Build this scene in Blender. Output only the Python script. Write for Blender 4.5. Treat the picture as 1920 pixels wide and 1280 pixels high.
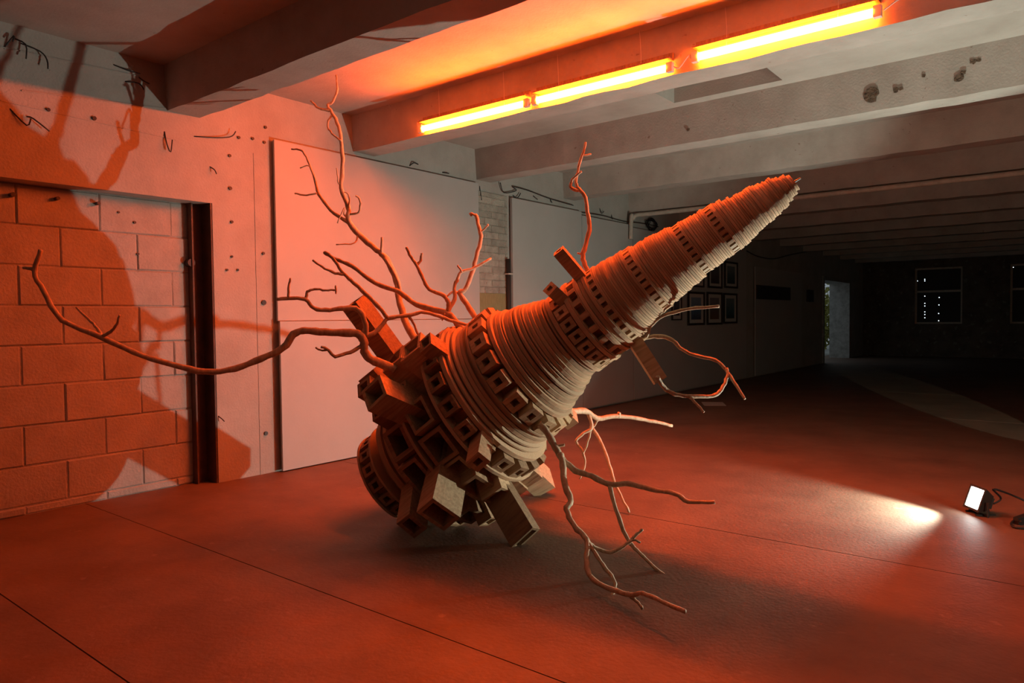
import bpy, math, random
from mathutils import Vector, Matrix
random.seed(7)
for o in list(bpy.data.objects): bpy.data.objects.remove(o)
sc = bpy.context.scene
COL = sc.collection

# ---------------------------------------------------------------- camera
FPX = 1336.0
CAMPOS = Vector((5.21, 0.0, 1.25))
def _cam_axes():
    fw = Vector((-.6225, .7826, 0)).normalized()
    rt = Vector((.7826, .6225, 0)).normalized()
    up = Vector((0, 0, 1))
    p = math.radians(-1.85)
    f = fw*math.cos(p) + up*math.sin(p)
    u = up*math.cos(p) - fw*math.sin(p)
    r = math.radians(0.62)
    R = rt*math.cos(r) - u*math.sin(r)
    U = u*math.cos(r) + rt*math.sin(r)
    return R, U, f
CR, CU, CF = _cam_axes()
cd = bpy.data.cameras.new('camera'); cam = bpy.data.objects.new('camera', cd); COL.objects.link(cam)
cd.sensor_width = 36; cd.lens = FPX/1920*36; cd.clip_start = .05; cd.clip_end = 200
M = Matrix((CR, CU, -CF)).transposed().to_4x4(); M.translation = CAMPOS
cam.matrix_world = M
sc.camera = cam

# ---------------------------------------------------------------- world, exposure
w = bpy.data.worlds.new('night_sky'); sc.world = w; w.use_nodes = True
w.node_tree.nodes['Background'].inputs[0].default_value = (.62, .72, .8, 1)
w.node_tree.nodes['Background'].inputs[1].default_value = .3
sc.view_settings.view_transform = 'Standard'; sc.view_settings.look = 'None'
sc.view_settings.gamma = 1; sc.view_settings.exposure = 0.0
sc.view_settings.use_curve_mapping = False
TUBE_COL = (1.0, .088, .004); TUBE_L = 375.0
FLOOD_W = 315.0; FLOOD_COL = (.93, 1.0, .84)
STRIP_W = 950.0; FILL_W = 130.0

# ---------------------------------------------------------------- pixel helpers
def ray(px, py):
    return CR*((px-960)/FPX) + CU*((640-py)/FPX) + CF     # depth 1 along the view axis
def U(px, py, d): return CAMPOS + ray(px, py)*d
def on(px, py, ax, val):
    r = ray(px, py); s = (val-CAMPOS[ax])/r[ax]; return CAMPOS + r*s
def G(px, py, z=0.): return on(px, py, 2, z)
def W(px, py, x=0.): return on(px, py, 0, x)
def E_(px, py, y): return on(px, py, 1, y)

# ---------------------------------------------------------------- materials
def nodes(name):
    m = bpy.data.materials.new(name); m.use_nodes = True
    nt = m.node_tree; b = nt.nodes['Principled BSDF']
    return m, nt, b
def N(nt, t, **kw):
    n = nt.nodes.new(t)
    for k, v in kw.items(): setattr(n, k, v)
    return n
def ramp(nt, fac, stops):
    r = N(nt, 'ShaderNodeValToRGB'); e = r.color_ramp.elements
    while len(e) < len(stops): e.new(.5)
    for i, (p, c) in enumerate(stops):
        e[i].position = p; e[i].color = (*c, 1)
    nt.links.new(fac, r.inputs[0]); return r.outputs[0]
def plaster(name, c0, c1, scale=3., spots=None, bump=.15, rough=.85, fine=60., rnd=0.):
    m, nt, b = nodes(name); L = nt.links.new
    tc = N(nt, 'ShaderNodeNewGeometry'); P = tc.outputs['Position']
    n1 = N(nt, 'ShaderNodeTexNoise'); n1.inputs['Scale'].default_value = scale; n1.inputs['Detail'].default_value = 8; n1.inputs['Roughness'].default_value = .65
    L(P, n1.inputs['Vector'])
    col = ramp(nt, n1.outputs[0], [(.3, c1), (.62, c0)])
    if spots:
        n2 = N(nt, 'ShaderNodeTexNoise'); n2.inputs['Scale'].default_value = spots[0]; n2.inputs['Detail'].default_value = 3
        L(P, n2.inputs['Vector'])
        f = ramp(nt, n2.outputs[0], [(spots[1], (0, 0, 0)), (spots[1]+.05, (1, 1, 1))])
        mx = N(nt, 'ShaderNodeMix', data_type='RGBA'); L(f, mx.inputs[0]); L(col, mx.inputs[6]); mx.inputs[7].default_value = (*spots[2], 1)
        col = mx.outputs[2]
    if rnd:
        oi = N(nt, 'ShaderNodeObjectInfo'); mr = N(nt, 'ShaderNodeMapRange'); L(oi.outputs['Random'], mr.inputs[0])
        mr.inputs[3].default_value = 1-rnd; mr.inputs[4].default_value = 1+rnd*.4
        mm = N(nt, 'ShaderNodeVectorMath', operation='SCALE'); L(col, mm.inputs[0]); L(mr.outputs[0], mm.inputs['Scale']); col = mm.outputs[0]
    L(col, b.inputs['Base Color']); b.inputs['Roughness'].default_value = rough
    n3 = N(nt, 'ShaderNodeTexNoise'); n3.inputs['Scale'].default_value = fine; n3.inputs['Detail'].default_value = 6
    L(P, n3.inputs['Vector'])
    bp = N(nt, 'ShaderNodeBump'); bp.inputs['Strength'].default_value = bump; bp.inputs['Distance'].default_value = .02
    L(n3.outputs[0], bp.inputs['Height']); L(bp.outputs[0], b.inputs['Normal'])
    return m
def plain(name, c, rough=.6, metal=0.):
    m, nt, b = nodes(name)
    b.inputs['Base Color'].default_value = (*c, 1); b.inputs['Roughness'].default_value = rough; b.inputs['Metallic'].default_value = metal
    tcn = N(nt, 'ShaderNodeTexNoise'); tcn.inputs['Scale'].default_value = 25
    r = ramp(nt, tcn.outputs[0], [(.3, tuple(x*.8 for x in c)), (.7, c)]); nt.links.new(r, b.inputs['Base Color'])
    return m
def emis(name, c, s):
    m, nt, b = nodes(name); b.inputs['Base Color'].default_value = (0, 0, 0, 1)
    b.inputs['Emission Color'].default_value = (*c, 1); b.inputs['Emission Strength'].default_value = s; return m
def wood(name, c0, c1, axis=2, scale=9., stretch=.12, rough=.7, rnd=.25, bump=.2):
    m, nt, b = nodes(name); L = nt.links.new
    tc = N(nt, 'ShaderNodeTexCoord'); mp = N(nt, 'ShaderNodeMapping'); L(tc.outputs['Object'], mp.inputs[0])
    s = [scale]*3; s[axis] = scale*stretch; mp.inputs['Scale'].default_value = s
    oi = N(nt, 'ShaderNodeObjectInfo')
    cv = N(nt, 'ShaderNodeCombineXYZ'); ml = N(nt, 'ShaderNodeMath', operation='MULTIPLY'); L(oi.outputs['Random'], ml.inputs[0]); ml.inputs[1].default_value = 37.
    L(ml.outputs[0], cv.inputs[0]); L(ml.outputs[0], cv.inputs[1]); L(cv.outputs[0], mp.inputs['Location'])
    n1 = N(nt, 'ShaderNodeTexNoise'); n1.inputs['Scale'].default_value = 4; n1.inputs['Detail'].default_value = 7; n1.inputs['Distortion'].default_value = .6
    L(mp.outputs[0], n1.inputs['Vector'])
    col = ramp(nt, n1.outputs[0], [(.3, c1), (.65, c0)])
    mr = N(nt, 'ShaderNodeMapRange'); L(oi.outputs['Random'], mr.inputs[0]); mr.inputs[3].default_value = 1-rnd; mr.inputs[4].default_value = 1+rnd*.3
    mm = N(nt, 'ShaderNodeVectorMath', operation='SCALE'); L(col, mm.inputs[0]); L(mr.outputs[0], mm.inputs['Scale'])
    L(mm.outputs[0], b.inputs['Base Color']); b.inputs['Roughness'].default_value = rough
    bp = N(nt, 'ShaderNodeBump'); bp.inputs['Strength'].default_value = bump; bp.inputs['Distance'].default_value = .01
    L(n1.outputs[0], bp.inputs['Height']); L(bp.outputs[0], b.inputs['Normal'])
    return m
MT = {}
MT['wall'] = plaster('painted_concrete', (.43, .42, .39), (.34, .33, .30), 2.2, (55., .70, (.30, .26, .21)), .25)
MT['block'] = plaster('painted_block', (.43, .42, .39), (.35, .34, .31), 5., (90., .69, (.36, .32, .26)), .3, fine=60., rnd=.05)
MT['mortar'] = plaster('mortar', (.40, .385, .355), (.30, .29, .26), 20., None, .5)
MT['ceil'] = plaster('limewashed_ceiling', (.43, .41, .375), (.33, .305, .27), 1.6, (30., .72, (.30, .26, .21)), .12)
MT['beam'] = plaster('limewashed_beam', (.42, .395, .36), (.32, .295, .26), 2.5, (24., .70, (.26, .21, .17)), .15)
MT['floor'] = plaster('concrete_floor', (.20, .125, .085), (.125, .073, .05), 1.7, (11., .66, (.20, .135, .1)), .10, .6, 45.)
MT['joint'] = plaster('joint_fill', (.05, .035, .03), (.03, .02, .018), 9.)
MT['board'] = plaster('white_board', (.45, .45, .435), (.41, .41, .395), 1.2, (38., .76, (.42, .38, .33)), .05, .6)
MT['brickp'] = plaster('painted_brick', (.43, .41, .35), (.30, .275, .23), 9., (30., .66, (.24, .19, .14)), .6, rnd=.18)
MT['brickend'] = plaster('bare_brick', (.13, .105, .08), (.06, .048, .038), 3., (8., .62, (.17, .16, .13)), .6)
MT['rust'] = plaster('rusty_steel', (.11, .055, .035), (.06, .03, .02), 12., None, .2, .6)
MT['dark'] = plain('dark_metal', (.035, .03, .028), .5)
MT['black'] = plain('black_rubber', (.015, .015, .016), .5)
MT['ply'] = wood('stacked_board_edge', (.66, .445, .275), (.38, .235, .135), 2, 26., 5., .8, .28, .3)
MT['moss'] = plain('weathered_render', (.30, .25, .12), .9)
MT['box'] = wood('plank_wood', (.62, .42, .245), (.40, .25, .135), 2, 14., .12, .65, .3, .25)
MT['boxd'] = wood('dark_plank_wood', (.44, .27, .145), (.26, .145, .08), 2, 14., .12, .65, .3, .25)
MT['bark'] = wood('bare_branch_wood', (.62, .46, .31), (.42, .28, .17), 2, 12., .4, .7, .15, .35)
MT['spall'] = plaster('spalled_concrete', (.16, .11, .075), (.05, .035, .025), 40., None, .6)
MT['white'] = plain('white_plastic', (.7, .7, .68), .4)
MT['pipe'] = plaster('painted_pipe', (.55, .50, .43), (.42, .37, .31), 14.)
MT['tube'] = emis('orange_lamp', TUBE_COL, TUBE_L)
MT['frame'] = plain('dark_wood_frame', (.03, .022, .018), .5)
MT['mat'] = plain('picture_mount', (.62, .60, .56), .8)
MT['glassd'] = plain('dark_glass', (.012, .012, .013), .6)
MT['chink'] = emis('daylight_chink', (.75, .9, 1.), 3.)
MT['stone'] = plaster('stone_reveal', (.42, .42, .40), (.22, .23, .2), 6., None, .5)
MT['leaf'] = plaster('garden_foliage', (.34, .30, .06), (.12, .15, .03), 9.)
MT['lampglass'] = emis('lamp_glass', (.9, 1., .95), 30.)
MT['paper'] = plain('paper', (.6, .58, .53), .8)

# ---------------------------------------------------------------- mesh helpers
class MB:
    def __init__(s): s.v = []; s.f = []
    def add(s, vs, fs):
        k = len(s.v); s.v += [tuple(v) for v in vs]; s.f += [tuple(i+k for i in f) for f in fs]; return s
    def box(s, a, b):
        x0, y0, z0 = a; x1, y1, z1 = b
        return s.hexa([(x0,y0,z0),(x1,y0,z0),(x1,y1,z0),(x0,y1,z0),(x0,y0,z1),(x1,y0,z1),(x1,y1,z1),(x0,y1,z1)])
    def hexa(s, v):
        return s.add(v, [(3,2,1,0),(4,5,6,7),(0,1,5,4),(1,2,6,5),(2,3,7,6),(3,0,4,7)])
    def mesh(s, name, mat, smooth=False):
        me = bpy.data.meshes.new(name); me.from_pydata(s.v, [], s.f); me.update()
        if mat: me.materials.append(MT[mat] if isinstance(mat, str) else mat)
        if smooth: me.polygons.foreach_set('use_smooth', [True]*len(me.polygons))
        return me
    def build(s, name, mat, parent=None, smooth=False, **tags):
        return link(name, s.mesh(name, mat, smooth), parent, **tags)
def link(name, me, parent=None, mw=None, **tags):
    o = bpy.data.objects.new(name, me); COL.objects.link(o)
    if parent is not None:
        o.parent = parent; o.matrix_parent_inverse = WM[parent].inverted()
    if mw is not None: o.matrix_basis = mw
    WM[o] = (mw.copy() if mw is not None else Matrix())
    for k, v in tags.items(): o[k] = v
    return o
WM = {}
def empty(name, loc, **tags):
    return link(name, None, None, Matrix.Translation(loc), **tags)
def thing(label, category, group=None):
    d = dict(label=label, category=category)
    if group: d['group'] = group
    return d
STRUCT = dict(kind='structure')
def tube_mesh(mb, pts, rad, seg=8, caps=True):
    """round tube through points with one radius per point"""
    n = len(pts); T = []
    for i in range(n):
        t = (pts[min(i+1, n-1)]-pts[max(i-1, 0)])
        T.append(t.normalized() if t.length > 1e-9 else Vector((0, 0, 1)))
    ref = Vector((0, 0, 1)) if abs(T[0].z) < .9 else Vector((1, 0, 0))
    x = (ref - T[0]*ref.dot(T[0])).normalized(); V = []; F = []
    for i in range(n):
        x = (x - T[i]*x.dot(T[i])).normalized(); y = T[i].cross(x)
        for k in range(seg):
            a = 2*math.pi*k/seg; V.append(pts[i] + (x*math.cos(a)+y*math.sin(a))*rad[i])
    for i in range(n-1):
        for k in range(seg):
            k2 = (k+1) % seg
            F.append((i*seg+k, i*seg+k2, (i+1)*seg+k2, (i+1)*seg+k))
    if caps:
        F.append(tuple(range(seg))[::-1]); F.append(tuple((n-1)*seg+k for k in range(seg)))
    return mb.add(V, F)
def smooth_line(pts, sub=4):
    out = []
    for i in range(len(pts)-1):
        p0 = pts[max(i-1, 0)]; p1 = pts[i]; p2 = pts[i+1]; p3 = pts[min(i+2, len(pts)-1)]
        for k in range(sub):
            t = k/sub
            out.append(.5*((2*p1)+(p2-p0)*t+(2*p0-5*p1+4*p2-p3)*t*t+(3*p1-p0-3*p2+p3)*t**3))
    out.append(pts[-1]); return out
def wire(name, pts, r, mat, parent=None, sub=4, seg=6, **tags):
    P = smooth_line([Vector(p) for p in pts], sub); mb = MB(); tube_mesh(mb, P, [r]*len(P), seg)
    return mb.build(name, mat, parent, True, **tags)
def cbox(mb, c, s):
    return mb.box([c[i]-s[i]/2 for i in range(3)], [c[i]+s[i]/2 for i in range(3)])

# ================================================================ SETTING
XR, YB, YE, HC, HB = 10.0, -6.0, 23.9, 3.11, 2.785
BY0, BSTEP, BW = 2.55, 1.70, .24
# ---- floor: cast strips between joints that run across the room
floor = MB().box((-.9, YB-.2, -.12), (XR, YE+.5, -.02)).build('floor', 'joint', **STRUCT)
joints = [YB-.2]
seen = sorted([G(25, 1130).y, G(600, 1108).y, G(1500, 1022).y, G(1600, 848).y])
y = seen[0]
while y > YB+2: y -= 1.6; joints.append(y)
joints = sorted(joints) + seen
y = seen[-1]
while y < YE-2.2: y += 2.9; joints.append(y)
joints.append(YE+.5)
for i in range(len(joints)-1):
    a, b = joints[i]+.003, joints[i+1]-.003
    mb = MB(); n = 1
    mb.box((-.9, a, -.02), (XR, b, 0)); mb.build('slab', 'floor', floor)
# ---- ceiling with beams
hA, hB = on(1264, 193, 2, HC), on(1467, 150, 2, HC)
hx0, hx1, hy0, hy1 = hA.x, hB.x, BY0+BSTEP+BW+.03, (hA.y+hB.y)/2
cm = MB()
cm.box((-.2, YB-.2, HC), (XR+.2, hy0, HC+.3)); cm.box((-.2, hy1, HC), (XR+.2, YE+.4, HC+.3))
cm.box((-.2, hy0, HC), (hx0, hy1, HC+.3)); cm.box((hx1, hy0, HC), (XR+.2, hy1, HC+.3)); cm.box((hx0, hy0, HC+.26), (hx1, hy1, HC+.3))
ceil = cm.build('ceiling', 'ceil', **STRUCT)
def rough_beam(y0, seed):
    rnd = random.Random(seed); mb = MB(); n = 60; V = []
    for i in range(n+1):
        x = XR*i/n; j = [rnd.uniform(-.006, .006) for _ in range(4)]
        V += [(x, y0-.02+j[0]*.4, HC), (x, y0+j[1], HB+j[2]), (x, y0+BW+j[3], HB+j[2]*.6), (x, y0+BW+.02, HC)]
    F = []
    for i in range(n):
        for k in range(3):
            F.append((i*4+k, i*4+k+1, i*4+k+5, i*4+k+4))
    F += [(3, 2, 1, 0), (n*4, n*4+1, n*4+2, n*4+3)]
    mb.add(V, F); return mb
k = -4
while BY0+BSTEP*k < YE-.4:
    rough_beam(BY0+BSTEP*k, 100+k).build('beam', 'beam', ceil); k += 1
# dark spalled patches on the face of the third beam
fy = BY0+BSTEP*2-.012
for (px, py, s_) in [(1633,178,15),(1680,168,6),(1690,166,4),(1798,146,9),(1806,136,5),(1825,115,6),(1835,113,4),(1290,243,3),(1732,142,4)]:
    c = E_(px, py, fy); rr_ = random.Random(px); k_ = s_/1336*(c-CAMPOS).dot(CF); V = []
    for y_ in (fy+.006, fy-.006):
        V += [(c.x+k_*f_*math.cos(q), y_, c.z+k_*f_*math.sin(q)*.9) for q, f_ in zip([i*.5236 for i in range(12)], [rr_.uniform(.65, 1.15) for _ in range(12)])] if y_ > fy else [(v[0], y_, v[2]) for v in V[:12]]
    MB().add(V, [tuple(range(12)), tuple(range(12, 24))[::-1]]+[(i, 12+i, 12+(i+1) % 12, (i+1) % 12) for i in range(12)]).build('spalled_patch', 'spall', ceil)
# ---- left wall: frame bay with block infill, then plain wall, doorway near the far end
REC = -.16
DOOR = (19.6, 22.2, 2.18)
colY0 = W(404, 640).y            # near edge of the column right of the bay
linZ = W(200, 356).z
bayY0 = -1.2
wl = MB()
wl.box((-.5, YB, 0), (0, bayY0, HC))                         # wall before the bay
wl.box((-.5, bayY0, linZ), (0, colY0, HC))                   # lintel
wl.box((-.5, bayY0, 0), (REC-.06, colY0, linZ))              # behind the infill
wl.box((-.5, colY0, 0), (0, DOOR[0], HC))
wl.box((-.5, DOOR[0], DOOR[2]), (0, DOOR[1], HC))
wl.box((-.5, DOOR[1], 0), (0, YE+.5, HC))
wall_left = wl.build('wall_left', 'wall', **STRUCT)
# concrete blocks of the infill
MB().box((REC-.07, bayY0, 0), (REC-.009, colY0, linZ)).build('mortar_bed', 'mortar', wall_left)
courses = [W(250, v, REC).z for v in (1, 2)]
CH, BLN = .262, .50
off0 = W(188, 466, REC).y
zt = W(150, 430, REC).z
zc = zt % CH - CH
zz = []
v = zc
while v < linZ: zz.append(v); v += CH
def blockmesh(L, H, seed):
    r = random.Random(seed); b = .008; x0, x1 = REC-.05, REC
    j = lambda: r.uniform(-.004, .004)
    V = [(x0-0, 0, 0), (x0, L, 0), (x0, L, H), (x0, 0, H), (x1-b, 0, 0), (x1-b, L, 0), (x1-b, L, H), (x1-b, 0, H),
         (x1+j(), b, b), (x1+j(), L-b, b), (x1+j(), L-b, H-b), (x1+j(), b, H-b)]
    F = [(0,3,2,1), (0,1,5,4), (1,2,6,5), (2,3,7,6), (3,0,4,7), (4,5,9,8), (5,6,10,9), (6,7,11,10), (7,4,8,11), (8,9,10,11)]
    return MB().add(V, F)
for ci, z0 in enumerate(zz):
    za = max(z0, 0)+.0025; zb_ = min(z0+CH, linZ)-.0025
    if zb_-za < .03: continue
    yy = off0 - (.25 if ci % 2 else 0) - 8*BLN
    while yy < colY0:
        a = max(yy, .4)+.0025; b = min(yy+BLN, colY0)-.0025
        if b-a > .05 and b > .42:
            link('block', blockmesh(b-a, zb_-za, ci*31+int(yy*10)).mesh('block', 'block'), wall_left, Matrix.Translation((random.uniform(-.004, .004), a, za)))
        yy += BLN
# steel channel beside the column
yc = colY0
mb = MB(); mb.box((REC, yc-.12, 0), (REC+.012, yc-.0005, linZ)); mb.box((REC+.012, yc-.12, 0), (REC+.07, yc-.108, linZ)); mb.box((REC+.012, yc-.014, 0), (-.004, yc-.0008, linZ))
mb.build('steel_channel', 'rust', wall_left)
# render edge strip on the column
p = W(492, 640)
MB().box((0, p.y-.045, 0), (.004, p.y+.045, W(490, 290).z)).build('column_render', 'wall', wall_left)
# lintel bolt heads, pattress holes, iron stubs (px, py, size)
def disc(mb, c, n, r, h, seg=10):
    n = Vector(n).normalized(); a = n.orthogonal().normalized(); b = n.cross(a); V = []
    for hh in (0, h):
        for k in range(seg):
            t = 2*math.pi*k/seg; V.append(Vector(c)+a*math.cos(t)*r+b*math.sin(t)*r+n*hh)
    F = [tuple(range(seg))[::-1], tuple(seg+k for k in range(seg))]
    F += [(k, (k+1) % seg, seg+(k+1) % seg, seg+k) for k in range(seg)]
    return mb.add(V, F)
for (px, py, s) in [(90,206,5),(176,222,6),(447,258,5),(473,260,5),(495,267,5),(497,239,5),(430,292,5),(431,353,6),(434,416,5),(425,506,4),(445,506,4),(434,481,4),(493,475,5),(494,567,9),(498,812,7)]:
    c = W(px, py, .0045 if 480 < px < 503 and py > 300 else 0.); r = s/1336*5.6*.55
    disc(MB(), c, (1, 0, 0), r, .012).build('bolt', 'dark', wall_left)
for (px, py, s) in [(252,417,4),(258,476,4),(222,398,3),(20,366,6),(104,373,5),(180,382,5)]:
    c = W(px, py, REC); disc(MB(), c, (1, 0, 0), s/1336*5.4*.6, .05 if py < 390 else .01).build('bolt', 'dark', wall_left)
for pts in [[(8,90),(26,67),(24,78)], [(25,70),(48,83),(49,110)], [(40,80),(75,96),(88,112),(90,129)], [(214,120),(240,132),(263,138)],
            [(236,152),(260,156),(270,168)], [(262,144),(270,152),(280,157)], [(20,203),(50,235),(58,222)], [(52,218),(62,222),(93,246)],
            [(310,246),(313,270),(320,285),(323,262)], [(365,255),(415,258),(435,255),(442,246)], [(395,312),(402,318),(406,326)], [(411,780),(416,785),(421,790)]]:
    P = [W(x, y, .012+.05*i/len(pts)) for i, (x, y) in enumerate(pts)]; P[0].x = -.002
    wire('bent_iron', P, .0045, 'dark', wall_left, 3)
# steel hook under the lintel corner and lump on the infill
disc(MB(), W(352, 493, REC), (1, 0, 0), .03, .06).build('iron_lug', 'dark', wall_left)
# long shuttering lines: thin raised fins left by the formwork boards
for (a, b) in [((0,88),(255,142)), ((0,188),(330,262)), ((40,170),(320,205))]:
    A, B = W(*a), W(*b); d = (B-A).normalized(); n = Vector((0, -d.z, d.y))*.004
    MB().hexa([A-n+Vector((-.01,0,0)), B-n+Vector((-.01,0,0)), B+n+Vector((-.01,0,0)), A+n+Vector((-.01,0,0)), A-n+Vector((.005,0,0)), B-n+Vector((.005,0,0)), B+n+Vector((.005,0,0)), A+n+Vector((.005,0,0))]).build('formwork_fin', 'wall', wall_left)
# ---- painted brick pier between the boards
by0, by1 = W(893, 500).y, W(950, 500).y
bz1 = W(925, 372).z; bz0 = W(925, 548).z
MB().box((.0, by0, 0), (.014, by1, bz1+.05)).build('mortar_bed', 'brickp', wall_left)
def brickmesh(L, H, D=.022):
    b = .005; V = [(0,0,0),(0,L,0),(0,L,H),(0,0,H),(D-b,0,0),(D-b,L,0),(D-b,L,H),(D-b,0,H),(D,b,b),(D,L-b,b),(D,L-b,H-b),(D,b,H-b)]
    F = [(0,3,2,1), (0,1,5,4), (1,2,6,5), (2,3,7,6), (3,0,4,7), (4,5,9,8), (5,6,10,9), (6,7,11,10), (7,4,8,11), (8,9,10,11)]
    return MB().add(V, F)
CB = .077; BL = .245; bm = {}
z = bz1
ci = 0
while z > bz0-.6:
    yy = by0 - (BL/2 if ci % 2 else 0)
    while yy < by1-.02:
        a, b = max(yy, by0), min(yy+BL, by1)
        if b-a > .03:
            kk = (round(b-a-.005, 3))
            if kk not in bm: bm[kk] = brickmesh(b-a-.005, CB-.005).mesh('brick', 'brickp')
            link('brick', bm[kk], wall_left, Matrix.Translation((random.uniform(-.003, .003), a+.0025, z-CB+.0025)))
        yy += BL
    z -= CB; ci += 1
mz = W(925, 550).z
MB().box((.0, by0, 0), (.026, by1, mz)).build('weathered_render', 'moss', wall_left)
# ---- back wall, right wall, end wall with windows
MB().box((-.5, YB-.2, 0), (XR+.2, YB, HC)).build('wall_back', 'wall', **STRUCT)
MB().box((XR, YB, 0), (XR+.2, YE+.4, HC)).build('wall_right', 'wall', **STRUCT)
wins = []
for (x0p, x1p) in ((1714, 1804), (1893, 1985)):
    wins.append((E_(x0p, 600, YE).x, E_(x1p, 600, YE).x))
wz0, wz1 = E_(1760, 607, YE).z, E_(1760, 501, YE).z
we = MB(); xs = 0.
for (a, b) in wins:
    we.box((xs, YE, 0), (a, YE+.4, HC)); we.box((a, YE, 0), (b, YE+.4, wz0)); we.box((a, YE, wz1), (b, YE+.4, HC)); xs = b
we.box((xs, YE, 0), (XR, YE+.4, HC))
wall_end = we.build('wall_end', 'brickend', **STRUCT)
for i, (a, b) in enumerate(wins):
    wn = MB().box((a, YE+.16, wz0), (b, YE+.18, wz1)).build('window_%d' % (i+1), 'glassd', **STRUCT)
    zt_ = wz0 + (wz1-wz0)*.58; t = .05; y0, y1 = YE+.10, YE+.158
    fr = MB(); fr.box((a, y0, wz0), (a+t, y1, wz1)); fr.box((b-t, y0, wz0), (b, y1, wz1)); fr.box((a+t, y0, wz0), (b-t, y1, wz0+t)); fr.box((a+t, y0, wz1-t), (b-t, y1, wz1)); fr.box((a+t, y0, zt_-.03), (b-t, y1, zt_+.03))
    fr.build('window_frame', 'pipe', wn)
    if i == 0:
        pts = [(1720,503),(1725,503),(1732,502),(1738,501.5),(1744,501),(1734,522),(1734,525),(1720,525),(1734,546),(1734,553.5),(1734,567),(1734,572),(1734,583),(1734,588),(1734,594),(1761,556),(1760.5,570),(1760,586),(1760,599.5)]
        for q, (x, yv) in enumerate(pts):
            c = E_(x, yv+1.5, YE+.155); disc(MB(), (c.x, YE+.1605, c.z), (0, -1, 0), .014 if q > 4 else .02, .003, 6).build('light_chink', 'chink', wn)
    else:
        c = E_(1900, 501, YE+.155); disc(MB(), (c.x, YE+.1605, min(c.z, wz1-.08)), (0, -1, 0), .012, .003, 6).build('light_chink', 'chink', wn)
# ---- doorway in the left wall with stone jambs
d1 = MB(); d1.box((-.52, DOOR[0]-.1, 0), (.03, DOOR[0]+.02, DOOR[2]+.08)); d1.box((-.52, DOOR[1]-.02, 0), (.03, DOOR[1]+.1, DOOR[2]+.08)); d1.box((-.52, DOOR[0]+.02, DOOR[2]-.02), (.03, DOOR[1]-.02, DOOR[2]+.08))
door = d1.build('door_1', 'stone', **STRUCT)
MB().box((-6, 15, -.1), (-.9, 32, -.03)).build('floor_outside', 'stone', **STRUCT)
# bushes outside the doorway
def bush(c, r, seed, lab):
    rnd = random.Random(seed); root = empty('garden_bush', (c[0], c[1], -.03), **thing(lab, 'bush', 'bushes outside the doorway'))
    mb = MB()
    for _ in range(900):
        d = Vector((rnd.gauss(0, 1), rnd.gauss(0, 1), rnd.gauss(0, 1))).normalized()*r*rnd.uniform(.55, 1); q = Vector((c[0]+d.x, c[1]+d.y, max(c[2]+d.z*1.2, .05)))
        u = Vector((rnd.gauss(0, 1), rnd.gauss(0, 1), rnd.gauss(0, 1))).normalized()*.09; v2 = u.orthogonal().normalized()*.05
        mb.add([q-u, q+v2, q+u, q-v2], [(0, 1, 2, 3)])
    mb.build('foliage', 'leaf', root, kind='stuff')
    st = MB(); tube_mesh(st, [Vector((c[0], c[1], -.03)), Vector((c[0]+.05, c[1], c[2]*.6)), Vector((c[0], c[1]+.1, c[2]))], [.05, .04, .02], 7); st.build('stem', 'bark', root, True)
bush((-1.4, 24.3, 1.0), .75, 3, 'yellow-green leafy bush outside the far doorway, nearer the opening')
bush((-2.5, 27.6, 1.3), 1.3, 4, 'darker leafy bush further off outside the far doorway')

# ================================================================ BOARDS AND PICTURES ON THE LEFT WALL
def board(quad, th, label, name='exhibition_board', x=0.028, mat='board', **kw):
    (y0, z0), (y1, z1) = quad
    return MB().box((x, y0, z0), (x+th, y1, z1)).build(name, mat, None, **thing(label, 'board', kw.get('group')))
yA, yB_ = W(515, 600).y, W(893, 500).y
zs = W(640, 601).z; ztop = W(700, 304).z
board(((yA, zs+.003), (yB_-.004, ztop)), .02, 'tall upper white board on the wall behind the branches')
board(((yA, .01), (W(936, 600).y, zs)), .02, 'lower white board standing on the floor below the seam behind the branches', x=.056)
yC0, yC1 = W(954, 480).y, W(1084, 480).y
board(((yC0, .03), (yC1, W(1015, 384).z)), .03, 'white board between the brick pier and the forked upright branch')
yD0, yD1 = yC1+.02, W(1180, 480).y
board(((yD0, .03), (yD1, W(1130, 413).z)), .025, 'grey-white board right of the forked upright branch')
yE0, yE1 = yD1+.05, W(1395, 560).y
board(((yE0, .03), (yE1, W(1250, 440).z)), .02, 'long white board carrying the framed pictures')
yF0, yF1 = W(1412, 560).y, W(1500, 560).y
board(((yF0, .03), (yF1, W(1450, 505).z)), .02, 'farthest white board with the dark sign on it')
# dark pole beside the pier
p0 = W(946, 486); 
pole = empty('steel_pole', (.05, p0.y, 0), **thing('dark upright steel pole beside the painted brick pier', 'pole'))
mb = MB(); disc(mb, (.056, p0.y, 0), (0, 0, 1), .026, p0.z, 14); mb.build('shaft', 'dark', pole, True)
MB().box((.028, p0.y-.04, p0.z-.18), (.09, p0.y+.04, p0.z-.165)).build('clip', 'pipe', pole)
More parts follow.
